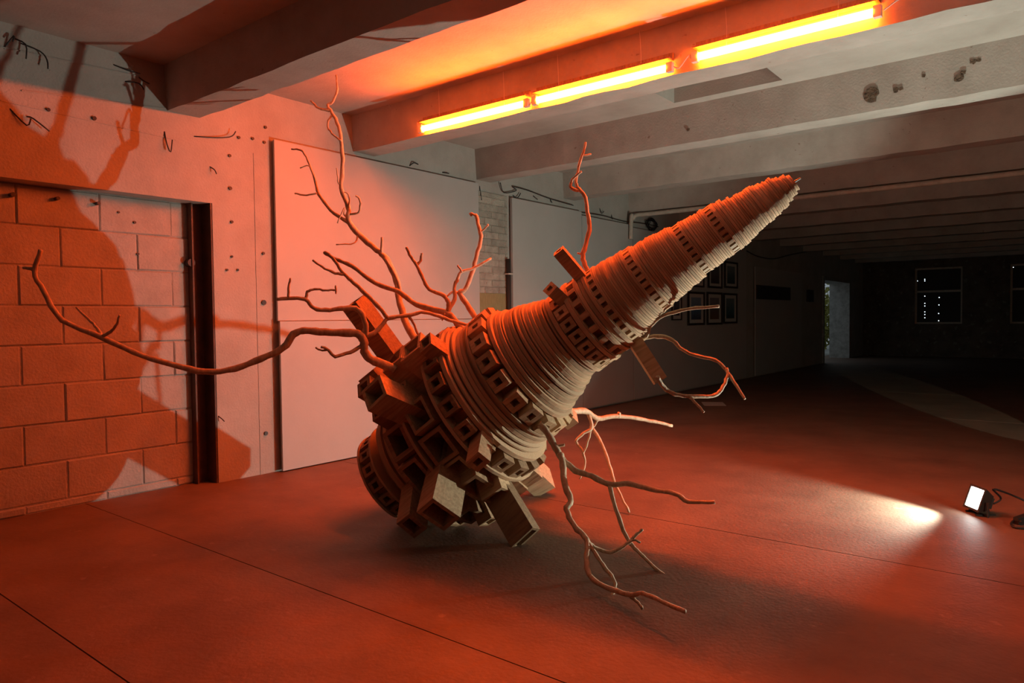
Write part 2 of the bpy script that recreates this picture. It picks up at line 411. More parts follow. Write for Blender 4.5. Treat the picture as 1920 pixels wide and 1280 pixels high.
# framed pictures
def picture(q, label, cols):
    (xa, ya), (xb, yb2) = q
    A = W(xa, ya, .06); B = W(xb, yb2, .06); y0, y1, z0, z1 = A.y, B.y, B.z, A.z
    m, nt, b = nodes('print'); tc = N(nt, 'ShaderNodeTexCoord'); sx = N(nt, 'ShaderNodeSeparateXYZ'); nt.links.new(tc.outputs['Generated'], sx.inputs[0])
    nz = N(nt, 'ShaderNodeTexNoise'); nz.inputs['Scale'].default_value = 5; ad = N(nt, 'ShaderNodeMath', operation='MULTIPLY_ADD'); nt.links.new(nz.outputs[0], ad.inputs[0]); ad.inputs[1].default_value = .4; nt.links.new(sx.outputs[2], ad.inputs[2])
    nt.links.new(ramp(nt, ad.outputs[0], [(.2, cols[0]), (.6, cols[1]), (1., cols[2])]), b.inputs['Base Color'])
    root = empty('framed_picture', (.0545, (y0+y1)/2, z0), **thing(label, 'picture', 'framed prints on the long board'))
    t = (y1-y0)*.055; fr = MB()
    fr.box((.0545, y0, z0), (.08, y0+t, z1)); fr.box((.0545, y1-t, z0), (.08, y1, z1)); fr.box((.0545, y0+t, z0), (.08, y1-t, z0+t)); fr.box((.0545, y0+t, z1-t), (.08, y1-t, z1))
    fr.build('frame', 'frame', root)
    MB().box((.0545, y0+t, z0+t), (.064, y1-t, z1-t)).build('mount', 'mat', root)
    gy, gz = (y1-y0)*.2, (z1-z0)*.17
    MB().box((.064, y0+gy, z0+gz), (.067, y1-gy, z1-gz)).build('print', m, root)
BLU = ((.03, .06, .12), (.10, .17, .28), (.2, .28, .38)); TEA = ((.02, .05, .06), (.06, .12, .14), (.14, .2, .22)); BRN = ((.16, .08, .04), (.14, .11, .1), (.2, .2, .24)); DRK = ((.05, .04, .05), (.1, .09, .1), (.14, .15, .17))
picture(((1259,548),(1277,600)), 'small framed print at the far left, beside the cone edge', DRK)
picture(((1289,546),(1320,609)), 'blue framed print, left of the bottom row', BLU)
picture(((1325,547),(1353,608)), 'brownish framed print in the middle of the bottom row', BRN)
picture(((1356,549),(1381,606)), 'dark teal framed print, right of the bottom row', TEA)
picture(((1294,486),(1319,539)), 'framed print half hidden by the cone, left of the top row', TEA)
picture(((1327,487),(1353,541)), 'greyish framed print in the middle of the top row', DRK)
picture(((1358,489),(1382,541)), 'dark green-blue framed print, right of the top row', TEA)
A, B = W(1415, 534, .024), W(1478, 563, .024)
MB().box((.0545, A.y, B.z), (.075, B.y, A.z)).build('dark_sign', 'dark', None, **thing('wide dark plain panel on the farthest white board', 'sign'))
A, B = W(1512, 543), W(1522, 566)
MB().box((.001, A.y, B.z), (.05, B.y, A.z)).build('switch_box', 'dark', None, **thing('small dark upright box on the wall near the doorway', 'box'))

# ---- conduit and wires high on the left wall
p = [W(1183, 448, .1), W(1184, 405, .1), W(1187, 392, .11)]
p[2].z = min(p[2].z, HB-.10); pz = HB-.05; py_ = p[2].y
wire('conduit_pipe', [p[0], p[1], p[2], Vector((.16, py_+.03, pz)), Vector((.5, py_+.05, pz)), Vector((2.5, py_+.05, pz)), Vector((7, py_+.05, pz))], .03, 'pipe', None, 5, 10, **thing('painted conduit pipe bending off the wall and along the ceiling beam', 'pipe'))
def wsp(pts, x=.02): return [W(a, b, x) for a, b in pts]
wire('wall_cable', wsp([(938,342),(945,361),(968,357),(962,350),(990,357),(1030,372),(1075,385)], .03), .006, 'dark', None, **thing('dark slack cable stapled above the second tall board', 'cable'))
wire('wall_cable', wsp([(1090,398),(1130,404),(1170,415),(1200,418),(1235,425)], .03), .006, 'dark', None, **thing('thin dark cable running above the grey-white board', 'cable'))
cc = W(1222, 421, .05); co = []
for k in range(40):
    t = k*.75; co.append(Vector((.035+.03*(k % 3)/3+.0004*k, cc.y+math.cos(t)*(.14+.05*math.sin(k*1.7)), cc.z+math.sin(t)*(.075+.03*math.cos(k*2.1)))))
wire('cable_coil', co, .007, 'black', None, 2, 5, **thing('tangled coil of dark cable hanging on the wall above the cone', 'cable'))
wire('wall_cable', wsp([(1400,470),(1420,480),(1450,485),(1480,478),(1520,470)], .03), .012, 'dark', None, **thing('dark cable sagging along the wall above the farthest board', 'cable'))
for pts in [[(772,310),(776,305),(784,308)], [(903,348),(903,375)], [(1128,390),(1128,400),(1132,396)], [(1150,402),(1148,411)], [(965,365),(970,371),(976,362)], [(1003,366),(1008,374)], [(1035,372),(1035,380)], [(833,322),(842,325)]]:
    pp = wsp(pts, .03); pp[0].x = -.002
    wire('bent_iron', pp, .006, 'dark', wall_left, 2)

# ================================================================ LAMPS
TY = BY0+BSTEP-.052
def tube_lamp(a, b, label):
    A, B = E_(*a, TY), E_(*b, TY); zc_ = (A.z+B.z)/2; A.z = B.z = zc_
    root = empty('tube_lamp', (A+B)/2, **thing(label, 'lamp', 'orange tube lamps in a line under the beam'))
    d = (B-A).normalized()
    mb = MB(); tube_mesh(mb, [A, B], [.023, .023], 14); mb.build('tube', 'tube', root, True)
    for e, s in ((A, -1), (B, 1)):
        mb = MB(); cbox(mb, e+d*s*.022, (.04, .034, .06)); mb.build('end_cap', 'white', root)
    mb = MB(); mb.box((A.x-.03, TY-.030, zc_+.05), (B.x+.03, TY+.04, zc_+.06)); mb.box((A.x-.03, TY+.026, zc_+.06), (B.x+.03, TY+.04, zc_+.1)); mb.build('batten', 'boxd', root)
    for f in (.18, .82):
        x = A.x+(B.x-A.x)*f
        wire('hanger', [(x, TY, zc_+.02), (x+.005, TY-.005, zc_+.12), (x-.01, TY+.005, HC)], .0016, 'white', root, 2, 5)
    return A, B
ends = [tube_lamp((793,239), (983,197), 'orange tube lamp nearest the left wall, first of three'),
        tube_lamp((1008,187), (1250,129), 'orange tube lamp in the middle of the three'),
        tube_lamp((1310,107), (1637,23), 'orange tube lamp farthest right, longest in view')]
for i, lab in ((0, 'thin white flex between the left and middle orange lamps'), (1, 'thin white flex between the middle and right orange lamps')):
    a, b = ends[i][1], ends[i+1][0]
    wire('lamp_flex', [a+Vector((.05, 0, 0)), (a*.6+b*.4)+Vector((0, 0, -.025)), (a*.3+b*.7)+Vector((0, 0, .03)), b-Vector((.05, 0, 0))], .004, 'white', None, 4, **thing(lab, 'cable'))
a = ends[2][1]
wire('lamp_flex', [a+Vector((.05, 0, 0)), a+Vector((.25, .0, .06)), a+Vector((.9, .0, .03)), a+Vector((2.2, .0, .07)), (XR-.01, a.y, a.z+.1)], .004, 'white', None, 4, **thing('thin white flex running right from the last orange lamp', 'cable'))

# floodlight on the floor
def floodlight(base, aim, label, face=.125, power=None, cone=136, blend=.25, strength=None):
    aim = Vector(aim).normalized()
    root = empty('floodlight', base, **thing(label, 'floodlight'))
    c = base+Vector((0, 0, .092)); r = Vector((0, 0, 1)).cross(aim).normalized(); u = aim.cross(r)
    R = Matrix((r, u, -aim)).transposed().to_4x4(); R.translation = c
    h = face/2+.014
    mb = MB()
    F0 = [(-h,-h,-.03),(h,-h,-.03),(h,h,-.03),(-h,h,-.03)]; k = .6; F1 = [(x*k, y*k, .05) for x, y, z in F0]
    i_ = face/2; I = [(-i_,-i_,-.03),(i_,-i_,-.03),(i_,i_,-.03),(-i_,i_,-.03)]; J = [(x, y, -.022) for x, y, z in I]
    V = F0+F1+I+J
    mb.add(V, [(0,1,5,4),(1,2,6,5),(2,3,7,6),(3,0,4,7),(4,5,6,7),(0,8,9,1),(1,9,10,2),(2,10,11,3),(3,11,8,0),(8,12,13,9),(9,13,14,10),(10,14,15,11),(11,15,12,8),(12,15,14,13)])
    link('housing', mb.mesh('housing', 'dark'), root, R)
    link('lamp_glass', MB().add([(-i_,-i_,-.024),(i_,-i_,-.024),(i_,i_,-.024),(-i_,i_,-.024)], [(3,2,1,0)]).mesh('lamp_glass', 'lampglass'), root, R)
    fins = MB()
    for q in range(5): x = (q-2)*.018; fins.box((x-.003, -.035, .05), (x+.003, .035, .066))
    link('cooling_fins', fins.mesh('cooling_fins', 'dark'), root, R)
    wd = h+.012; L0 = base+Vector((0, 0, .006))
    rr = Vector((r.x, r.y, 0)).normalized(); ff = Vector((aim.x, aim.y, 0)).normalized()
    st = MB(); P = [c+rr*wd, L0+rr*wd, L0-rr*wd, c-rr*wd]; tube_mesh(st, P, [.007]*4, 6)
    tube_mesh(st, [L0+rr*.05-ff*.07, L0+rr*.05+ff*.05], [.006]*2, 6); tube_mesh(st, [L0-rr*.05-ff*.07, L0-rr*.05+ff*.05], [.006]*2, 6)
    st.build('bracket', 'dark', root)
    if power:
        ld = bpy.data.lights.new('flood_beam', 'SPOT'); ld.energy = power; ld.color = FLOOD_COL; ld.spot_size = math.radians(cone); ld.spot_blend = blend; ld.shadow_soft_size = .014
        b = Vector((math.cos(math.radians(208)), math.sin(math.radians(208)), .85)).normalized(); br = Vector((0, 0, 1)).cross(b).normalized()
        RB = Matrix((br, b.cross(br), -b)).transposed().to_4x4(); RB.translation = c+aim*.035
        link('flood_beam', ld, root, RB)
    return root, c, aim, r
LB = G(1835, 963)
ang = math.radians(218)
root, lc, laim, lr = floodlight(LB, (math.cos(ang), math.sin(ang), .34), 'small square floodlight shining white on the bare floor', power=FLOOD_W)
back = lc-laim*.095
pts = [back, back-laim*.05+Vector((0, 0, .05))]
for (x, yv, z) in ((1862, 917, .16), (1885, 923, .14), (1912, 934, .10)):
    r_ = ray(x, yv); s = (z-1.25)/r_.z; pts.append(CAMPOS+r_*s)
pts += [pts[-1]+Vector((.25, .02, -.094)), pts[-1]+Vector((.8, -.2, -.094)), pts[-1]+Vector((2.2, .3, -.094))]
wire('power_cable', pts, .006, 'black', root, 5)
# black plug and socket at the right edge
q = G(1912, 982)
ext = empty('extension_socket', q, **thing('black cable socket with a loop of flex at the right edge', 'socket'))
mb = MB(); R2 = Matrix.Translation(q+Vector((.0, 0, .03))) @ Matrix.Rotation(.9, 4, 'Z')
bd = MB(); bd.hexa([(-.03,-.02,-.03),(.09,-.03,-.03),(.09,.03,-.03),(-.03,.02,-.03),(-.03,-.016,.01),(.09,-.024,.03),(.09,.024,.03),(-.03,.016,.01)])
link('socket_body', bd.mesh('socket_body', 'black'), ext, R2)
lp = [G(1915, 978, .03), G(1905, 974, .02), G(1896, 981, .012), G(1902, 988, .008), G(1918, 990, .008), G(1940, 992, .008)]
wire('flex', lp, .007, 'black', ext, 5)
# second floodlight beyond the right edge of the view: its narrow beam is the pale wedge on the far floor
s2 = Vector((7.07, 3.0, 1.0))
aimp = Vector((3.75, 11.4, 0))
st = empty('spot_lamp', (s2.x, s2.y, 0), **thing('narrow-beam lamp on a tripod beyond the right edge', 'lamp'))
dirv = (aimp-s2).normalized(); r_ = Vector((0, 0, 1)).cross(dirv).normalized(); u_ = dirv.cross(r_)
R3 = Matrix((r_, u_, -dirv)).transposed().to_4x4(); R3.translation = s2
mb = MB(); tube_mesh(mb, [Vector((0, 0, .1)), Vector((0, 0, -.1))], [.05, .06], 16, False); link('barrel', mb.mesh('barrel', 'dark'), st, R3)
for k in range(3):
    a = k*2.094; tri = MB(); tube_mesh(tri, [s2+Vector((0, 0, -.06)), Vector((s2.x+.35*math.cos(a), s2.y+.35*math.sin(a), .01))], [.012, .01], 7); tri.build('tripod_leg', 'dark', st)
ld = bpy.data.lights.new('spot_beam', 'SPOT'); ld.energy = STRIP_W; ld.color = (.85, 1, .75); ld.spot_size = math.radians(6.6); ld.spot_blend = .05; ld.shadow_soft_size = .01
link('spot_beam', ld, st, R3)
ld = bpy.data.lights.new('fill_spot', 'SPOT'); ld.energy = FILL_W; ld.color = (1, .84, .62); ld.spot_size = math.radians(112); ld.spot_blend = .9; ld.shadow_soft_size = .03  # added fill: wide weak light that lifts the dark far end of the room
d2 = Vector((-.36, .92, .03)).normalized(); r2 = Vector((0, 0, 1)).cross(d2).normalized(); R4 = Matrix((r2, d2.cross(r2), -d2)).transposed().to_4x4(); R4.translation = s2+dirv*.12
link('fill_spot', ld, st, R4)
# sheet of paper on the floor
c = G(1338, 757); a0 = .5
mb = MB(); V = []
for (dx, dy) in ((-.15,-.21),(.15,-.21),(.15,.21),(-.15,.21)): V.append((c.x+dx*math.cos(a0)-dy*math.sin(a0), c.y+dx*math.sin(a0)+dy*math.cos(a0)))
mb.hexa([(x, yv, .0005) for x, yv in V]+[(x, yv, .003) for x, yv in V]); mb.build('paper_sheet', 'paper', None, **thing('pale paper sheet lying on the far floor below the loop of branch', 'paper'))
# small wire hoop by the far wall
c = G(1634, 663); mb = MB(); pts = [Vector((c.x, c.y, 0)), Vector((c.x, c.y, .34)), Vector((c.x+.06, c.y, .38)), Vector((c.x+.3, c.y, .36)), Vector((c.x+.36, c.y, .3)), Vector((c.x+.36, c.y, 0))]
wire('wire_hoop', pts, .012, 'pipe', None, 4, **thing('small bent pipe hoop standing by the far brick wall', 'hoop'))

# ================================================================ SCULPTURE
rB = ray(1360, 424); rA = ray(908, 757)
AX = (rB - rA*(rB.dot(rB)/rA.dot(rB))).normalized()      # axis, seen square-on near its tip; the tip leans towards the viewer
E2 = rB.normalized()                                      # away from the viewer
E1 = AX.cross(E2).normalized()
if E1.dot(CU) > 0: E1 = -E1                               # down and right
E2 = AX.cross(E1).normalized()
if E2.dot(rB) < 0: E2 = -E2
SHIFT = .04                                              # all depths of the piece, relative to a first estimate of 4.3 m
S0 = U(908, 757, 4.3+SHIFT)
S = Matrix((E1, E2, AX)).transposed().to_4x4(); S.translation = S0
if S.to_3x3().determinant() < 0:
    S = Matrix((E1, -E2, AX)).transposed().to_4x4(); S.translation = S0; E2 = -E2
SI = S.inverted()
def ctr(px, py):
    r = ray(px, py); n = E2; s = (S0-CAMPOS).dot(n)/r.dot(n); p = SI @ (CAMPOS+r*s); return p.z, p.x, (CAMPOS+r*s-CAMPOS).dot(CF)
prof = []   # (t, offset, radius)
for (u, l) in [((1482,329),(1496,353)),((1453,334),(1482,376)),((1410,350),(1462,401)),((1376,367),(1420,437)),((1324,388),(1381,472)),((1262,424),(1326,511)),((1233,436),(1303,534)),((1166,470),(1248,582)),((1121,496),(1208,623)),((1073,525),(1173,656)),((1028,560),(1132,685)),((1001,568),(1120,697)),((908,596),(1062,782)),((876,615),(1035,812)),((833,622),(1030,834)),((806,640),(1008,876))]:
    t, ox, d = ctr((u[0]+l[0])/2, (u[1]+l[1])/2)
    prof.append((t, ox, math.hypot(u[0]-l[0], u[1]-l[1])/2*d/FPX))
for (cx, cy, r) in [(882,785,.44),(835,822,.40),(792,855,.34),(757,882,.31),(730,903,.29)]:
    t, ox, d = ctr(cx, cy); prof.append((t, ox, r))
prof.sort()
def pf(t, k):
    if t <= prof[0][0]: return prof[0][k]
    for a, b in zip(prof, prof[1:]):
        if t <= b[0]:
            f = (t-a[0])/(b[0]-a[0]); return a[k]+(b[k]-a[k])*f
    return prof[-1][k]
OX = lambda t: pf(t, 1)
RR = lambda t: pf(t, 2)
foot = G(880, 985)
tower = empty('tower_sculpture', foot, **thing('tilted spiky tower of stacked discs, wooden box tubes and bare branches', 'sculpture'))
# unit discs with slightly uneven edges
def unit_disc(seed, seg=64, uneven=.016, rounded=.0):
    rnd = random.Random(seed); V = []; F = []
    jit = [0]*seg
    for h in range(1, 6):
        a, p = rnd.uniform(-1, 1), rnd.uniform(0, 6.28)
        for k in range(seg): jit[k] += a*math.sin(h*6.2832*k/seg+p)
    if not rounded: jit = [q+rnd.uniform(-.6, .6) for q in jit]
    prof_ = [(-.5, 1-rounded), (-.5+.28, 1.), (.5-.28, 1.), (.5, 1-rounded)] if rounded else [(-.5, 1.), (.5, 1.)]
    for z, q in prof_:
        for k in range(seg):
            rr = q*(1+uneven*jit[k]*.35); V.append((rr*math.cos(6.28318*k/seg), rr*math.sin(6.28318*k/seg), z))
    nr = len(prof_)
    for i in range(nr-1):
        for k in range(seg): F.append((i*seg+k, i*seg+(k+1) % seg, (i+1)*seg+(k+1) % seg, (i+1)*seg+k))
    F.append(tuple(range(seg))[::-1]); F.append(tuple((nr-1)*seg+k for k in range(seg)))
    return MB().add(V, F).mesh('disc', 'ply')
UD = [unit_disc(i) for i in range(5)]; UR = [unit_disc(20+i, 56, .006, .05) for i in range(3)]
def disc_at(t, r, th, rounded=False, ox=None):
    m = random.choice(UR if rounded else UD)
    o = OX(t) if ox is None else ox
    mw = S @ Matrix.Translation((o, 0, t)) @ Matrix.Rotation(random.uniform(0, 6.28), 4, 'Z') @ Matrix.Diagonal((r, r, th, 1))
    return link('disc', m, tower, mw)
def tpx(px, py): return ctr(px, py)[0]
def radial_end(px, py, rho, far=False):
    o = SI @ CAMPOS; d = SI.to_3x3() @ ray(px, py)
    ox = OX(0)
    for _ in range(4):
        a = d.x**2+d.y**2; b = 2*((o.x-ox)*d.x+o.y*d.y); c = (o.x-ox)**2+o.y**2-rho**2
        D = b*b-4*a*c
        D = max(D, 0); s = (-b+(math.sqrt(D) if far else -math.sqrt(D)))/(2*a)
        p = o+d*s; ox = OX(p.z)
    return p, ox
def near_t(px, py, r): return radial_end(px, py, r)[0].z
TT = prof[-1][0]
# bands (t centre, half width, kind)
bands = {}
bW3, bW2, bW1 = near_t(1350, 427, .145), near_t(1292, 465, .155), near_t(1204, 524, .20)
bW0, bWB, bB2 = near_t(1129, 564, .235), near_t(1103, 602, .25), near_t(1070, 616, .26)
bB1 = near_t(941, 727, .43); bB0 = near_t(846, 766, .48)
HW = [(bW3, .022), (bW2, .022), (bW1, .024), (bW0, .022), (bWB, .030), (bB2, .045), (bB1, .06), (bB0, .055)]
def inband(t0, t1):
    return any(t1 > c-h and t0 < c+h for c, h in HW)
# disc stacks between the bands
edges = sorted([(c-h, c+h) for c, h in HW]); lo = bB0+.055
segs = []; cur = edges[0][1]
for a, b in edges[1:]:
    segs.append((cur, a)); cur = b
segs.append((cur, TT))
for (a, b) in segs:
    if b-a < .008: continue
    mid = (a+b)/2; base = .0125 if mid > bW0 else .024
    n = max(1, round((b-a)/base)); cuts = [a]
    ws = [random.uniform(.6, 1.4) for _ in range(n)]; tot = sum(ws)
    for w_ in ws: cuts.append(cuts[-1]+(b-a)*w_/tot)
    gl = 0
    for i in range(n):
        t0, t1 = cuts[i], cuts[i+1]; tm = (t0+t1)/2; r = RR(tm)
        big = mid < bB2
        if big:
            if gl <= 0: gl = random.randint(2, 4); rg = random.uniform(.965, 1.0); first = True
            gl -= 1; r *= rg*random.uniform(.992, 1.004)*(1.022 if first else 1); first = False
        else:
            if gl <= 0: gl = random.randint(2, 5); rg = r*random.uniform(.985, 1.03); first = True
            gl -= 1; r = rg*random.uniform(.982, 1.004)*(1.018 if first else 1); first = False
        if i in (0, n-1): r *= 1.012
        disc_at(tm, r, (t1-t0)*.86, big and random.random() < .3, OX(tm)+random.uniform(-.003, .003))
mb = MB(); tube_mesh(mb, [S @ Vector((OX(TT), 0, TT)), S @ Vector((OX(TT)+.004, 0, TT+.035))], [.006, .004], 6); mb.build('tip_pin', 'dark', tower)
# inner cores where the bands are open
for c, h in HW:
    disc_at(c, RR(c)*(.89 if h < .026 else .82), 2*h)
# small windows: a ring of little framed openings, one joined band each
def window_band(t, h, r, n, post, name='window_band', depth=.03, mat='box'):
    mb = MB()
    for k in range(n):
        a = 6.28318*k/n; ca, sa = math.cos(a), math.sin(a)
        def P(rr, s, z): return (rr*ca-s*sa, rr*sa+s*ca, z)
        mb.hexa([P(r-depth, -post, -h), P(r, -post, -h), P(r, post, -h), P(r-depth, post, -h), P(r-depth, -post, h), P(r, -post, h), P(r, post, h), P(r-depth, post, h)])
    return link(name, mb.mesh(name, mat), tower, S @ Matrix.Translation((OX(t), 0, t)))
def post_mesh(h, r, post, depth=.03):
    return MB().hexa([(r-depth, -post, -h), (r, -post, -h), (r, post, -h), (r-depth, post, -h), (r-depth, -post, h), (r, -post, h), (r, post, h), (r-depth, post, h)]).mesh('window_post', 'box')
def ring_strip(t, h, r, seg=56, w=.03):
    mb = MB(); V = []; F = []
    for (rr, z) in ((r-w, -h), (r, -h), (r, h), (r-w, h)):
        for k in range(seg): V.append((rr*math.cos(6.28318*k/seg), rr*math.sin(6.28318*k/seg), z))
    for i in range(4):
        for k in range(seg): F.append((i*seg+k, i*seg+(k+1) % seg, ((i+1) % 4)*seg+(k+1) % seg, ((i+1) % 4)*seg+k))
    mb.add(V, F); return link('ring', mb.mesh('ring', 'ply'), tower, S @ Matrix.Translation((OX(t), 0, t)))
for (t, h, n, post) in ((bW3, .022, 26, .0105), (bW2, .022, 26, .012), (bW1, .024, 30, .0135), (bW0, .022, 28, .014), (bWB, .030, 18, .016)):
    r = RR(t)*1.012
    if h > .0215 and t < bW1-.01:
        me = post_mesh(h*.78, r, post)
        for k in range(n): link('window_post', me, tower, S @ Matrix.Translation((OX(t), 0, t)) @ Matrix.Rotation(6.28318*k/n, 4, 'Z'))
    else: window_band(t, h*.78, r, n, post)['kind'] = 'stuff'
    ring_strip(t-h*.89, h*.11, r*1.01); ring_strip(t+h*.89, h*.11, r*1.01)
# chunky rings of separate window blocks (a square block with a square hole)
def holed_block(w_, hh, dep, hole, mat, name='window_block'):
    a, b, c_, d = w_/2, hh/2, hole*w_/2, hole*hh/2
    V = [(0,-a,-b),(0,a,-b),(0,a,b),(0,-a,b), (dep,-a,-b),(dep,a,-b),(dep,a,b),(dep,-a,b), (dep,-c_,-d),(dep,c_,-d),(dep,c_,d),(dep,-c_,d), (dep*.15,-c_,-d),(dep*.15,c_,-d),(dep*.15,c_,d),(dep*.15,-c_,d)]
    F = [(0,3,2,1),(0,1,5,4),(1,2,6,5),(2,3,7,6),(3,0,4,7),(4,5,9,8),(5,6,10,9),(6,7,11,10),(7,4,8,11),(8,9,13,12),(9,10,14,13),(10,11,15,14),(11,8,12,15),(12,13,14,15)]
    return MB().add(V, F).mesh(name, mat)
def block_ring(t, r, n, w_, hh, dep, hole, mat, ph=0., jit=.0):
    me = holed_block(w_, hh, dep, hole, mat)
    for k in range(n):
        a = 6.28318*(k+ph)/n
        mw = S @ Matrix.Translation((OX(t), 0, t+random.uniform(-jit, jit))) @ Matrix.Rotation(a+random.uniform(-.01, .01), 4, 'Z') @ Matrix.Translation((r-dep+random.uniform(-jit, jit), 0, 0))
        link('window_block', me, tower, mw)
block_ring(bB2, RR(bB2)*1.03, 20, .062, .080, .06, .40, 'box', .3, .002)
block_ring(bB1, RR(bB1)*1.08, 19, .090, .105, .09, .42, 'box', .1, .004)
block_ring(bB0, RR(bB0)*1.02, 20, .088, .100, .09, .52, 'boxd', .4, .004)
for (t, h, r) in ((bB1-.066, .006, 1.06), (bB0-.062, .010, 1.03), (bB2-.05, .005, 1.04), (bB2+.05, .006, 1.04)):
    disc_at(t, RR(t)*r, 2*h)
# lower body: core, thin shelf discs, end ring
tS = near_t(800, 868, .47); tL = near_t(748, 885, .345); tE = near_t(700, 902, .31)
t0, t1 = tE-.02, bB0-.055
nc = 9
for i in range(nc):
    tm = t0+(t1-t0)*(i+.5)/nc; disc_at(tm, .24+.01*random.random(), (t1-t0)/nc)
disc_at(tS, .475, .018)
disc_at(tL, .335, .03); disc_at(tL-.03, .35, .02); disc_at(tL-.055, .34, .022)
block_ring(tE, .31, 18, .07, .085, .07, .5, 'boxd', .2, .002)
disc_at(tE, .26, .10); disc_at(tE-.058, .315, .014); disc_at(tE+.055, .32, .014)

# ---- box tubes: open wooden boxes that stick out radially; end face centre is found where the pixel's ray meets a cylinder round the axis
def box_tube_mesh(L, w_, hh, wall, mat, closed=False):
    a, b = w_/2, hh/2; c_, d = a-wall, b-wall; dep = min(L*.9, .25) if not closed else .012
    V = [(-L,-a,-b),(-L,a,-b),(-L,a,b),(-L,-a,b),(0,-a,-b),(0,a,-b),(0,a,b),(0,-a,b),(0,-c_,-d),(0,c_,-d),(0,c_,d),(0,-c_,d),(-dep,-c_,-d),(-dep,c_,-d),(-dep,c_,d),(-dep,-c_,d)]
    F = [(0,3,2,1),(0,1,5,4),(1,2,6,5),(2,3,7,6),(3,0,4,7),(4,5,9,8),(5,6,10,9),(6,7,11,10),(7,4,8,11),(8,9,13,12),(9,10,14,13),(10,11,15,14),(11,8,12,15),(12,13,14,15)]
    return MB().add(V, F).mesh('box_tube', mat)
def box_tube(px, py, rho, w_, hh, wall=.016, mat='box', far=False, twist=0., tilt=0., root_r=.2, closed=False):
    p, ox = radial_end(px, py, rho, far)
    a = math.atan2(p.y, p.x-ox)
    mw = S @ Matrix.Translation(p) @ Matrix.Rotation(a, 4, 'Z') @ Matrix.Rotation(tilt, 4, 'Y') @ Matrix.Rotation(twist, 4, 'X')
    o = link('box_tube', box_tube_mesh(rho-root_r, w_, hh, wall, mat, closed), tower, mw)
    return o, mw
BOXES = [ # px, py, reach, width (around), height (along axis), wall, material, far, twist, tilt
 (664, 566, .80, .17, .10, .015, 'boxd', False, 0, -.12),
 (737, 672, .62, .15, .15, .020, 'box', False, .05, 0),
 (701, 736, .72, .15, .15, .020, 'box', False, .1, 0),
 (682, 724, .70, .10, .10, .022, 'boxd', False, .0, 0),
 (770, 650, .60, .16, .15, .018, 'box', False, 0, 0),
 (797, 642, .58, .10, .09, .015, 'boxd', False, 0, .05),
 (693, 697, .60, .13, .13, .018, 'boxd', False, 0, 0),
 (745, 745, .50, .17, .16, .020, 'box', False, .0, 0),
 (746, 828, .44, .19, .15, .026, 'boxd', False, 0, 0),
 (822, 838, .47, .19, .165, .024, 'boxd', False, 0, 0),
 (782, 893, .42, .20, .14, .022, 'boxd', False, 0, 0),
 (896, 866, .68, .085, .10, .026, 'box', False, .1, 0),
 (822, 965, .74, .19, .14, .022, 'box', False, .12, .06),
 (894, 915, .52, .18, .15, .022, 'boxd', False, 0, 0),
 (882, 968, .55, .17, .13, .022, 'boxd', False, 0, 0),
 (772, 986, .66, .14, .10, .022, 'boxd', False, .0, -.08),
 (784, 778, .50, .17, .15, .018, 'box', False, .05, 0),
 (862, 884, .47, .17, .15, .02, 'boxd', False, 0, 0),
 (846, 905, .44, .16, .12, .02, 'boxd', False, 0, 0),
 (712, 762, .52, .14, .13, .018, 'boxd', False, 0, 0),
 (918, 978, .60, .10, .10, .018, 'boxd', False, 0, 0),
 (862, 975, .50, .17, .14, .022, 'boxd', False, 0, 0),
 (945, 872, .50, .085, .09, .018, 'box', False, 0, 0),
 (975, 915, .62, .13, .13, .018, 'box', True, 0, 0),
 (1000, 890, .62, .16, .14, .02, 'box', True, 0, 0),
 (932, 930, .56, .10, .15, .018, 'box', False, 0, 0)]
for B_ in BOXES: box_tube(*B_)
# the two legs of boxes that carry it on the floor
def leg_box(end, start, w_, hh, wall, mat, up):
    """open box whose end centre is at a world point"""
    end, start = Vector(end), Vector(start); x = (end-start).normalized(); z = (up-x*up.dot(x)).normalized(); y = z.cross(x)
    R = Matrix((x, y, z)).transposed().to_4x4(); R.translation = end
    return link('box_tube', box_tube_mesh((end-start).length, w_, hh, wall, mat), tower, R)
fe = G(986, 1024) ; fe.z = .045
leg_box(fe, S @ Vector((OX(0)+.1, -.05, tpx(872, 805))), .078, .17, .016, 'boxd', AX)
fe = G(1018, 925); fe.z = .075
leg_box(fe, S @ Vector((OX(0)+.1, .15, tpx(880, 800))), .17, .16, .02, 'box', AX)
# long thin boxes and small cubes higher up
box_tube(1047, 470, .44, .06, .065, .016, 'box', False, 0, 0)
box_tube(1031, 541, .36, .075, .07, .02, 'box', False, .3, 0, .2, True)
o1, m1 = box_tube(1238, 714, .50, .072, .075, .016, 'box', False, -.35, .05)
box_tube(1140, 674, .33, .05, .05, .013, 'box', True, .2, 0)
box_tube(1130, 684, .32, .06, .06, .015, 'box', True, .1, 0)
box_tube(1073, 790, .50, .10, .085, .02, 'box', True, 0, 0, .3, True)
box_tube(915, 590, .43, .08, .08, .02, 'box', True, 0, 0, .3, True)

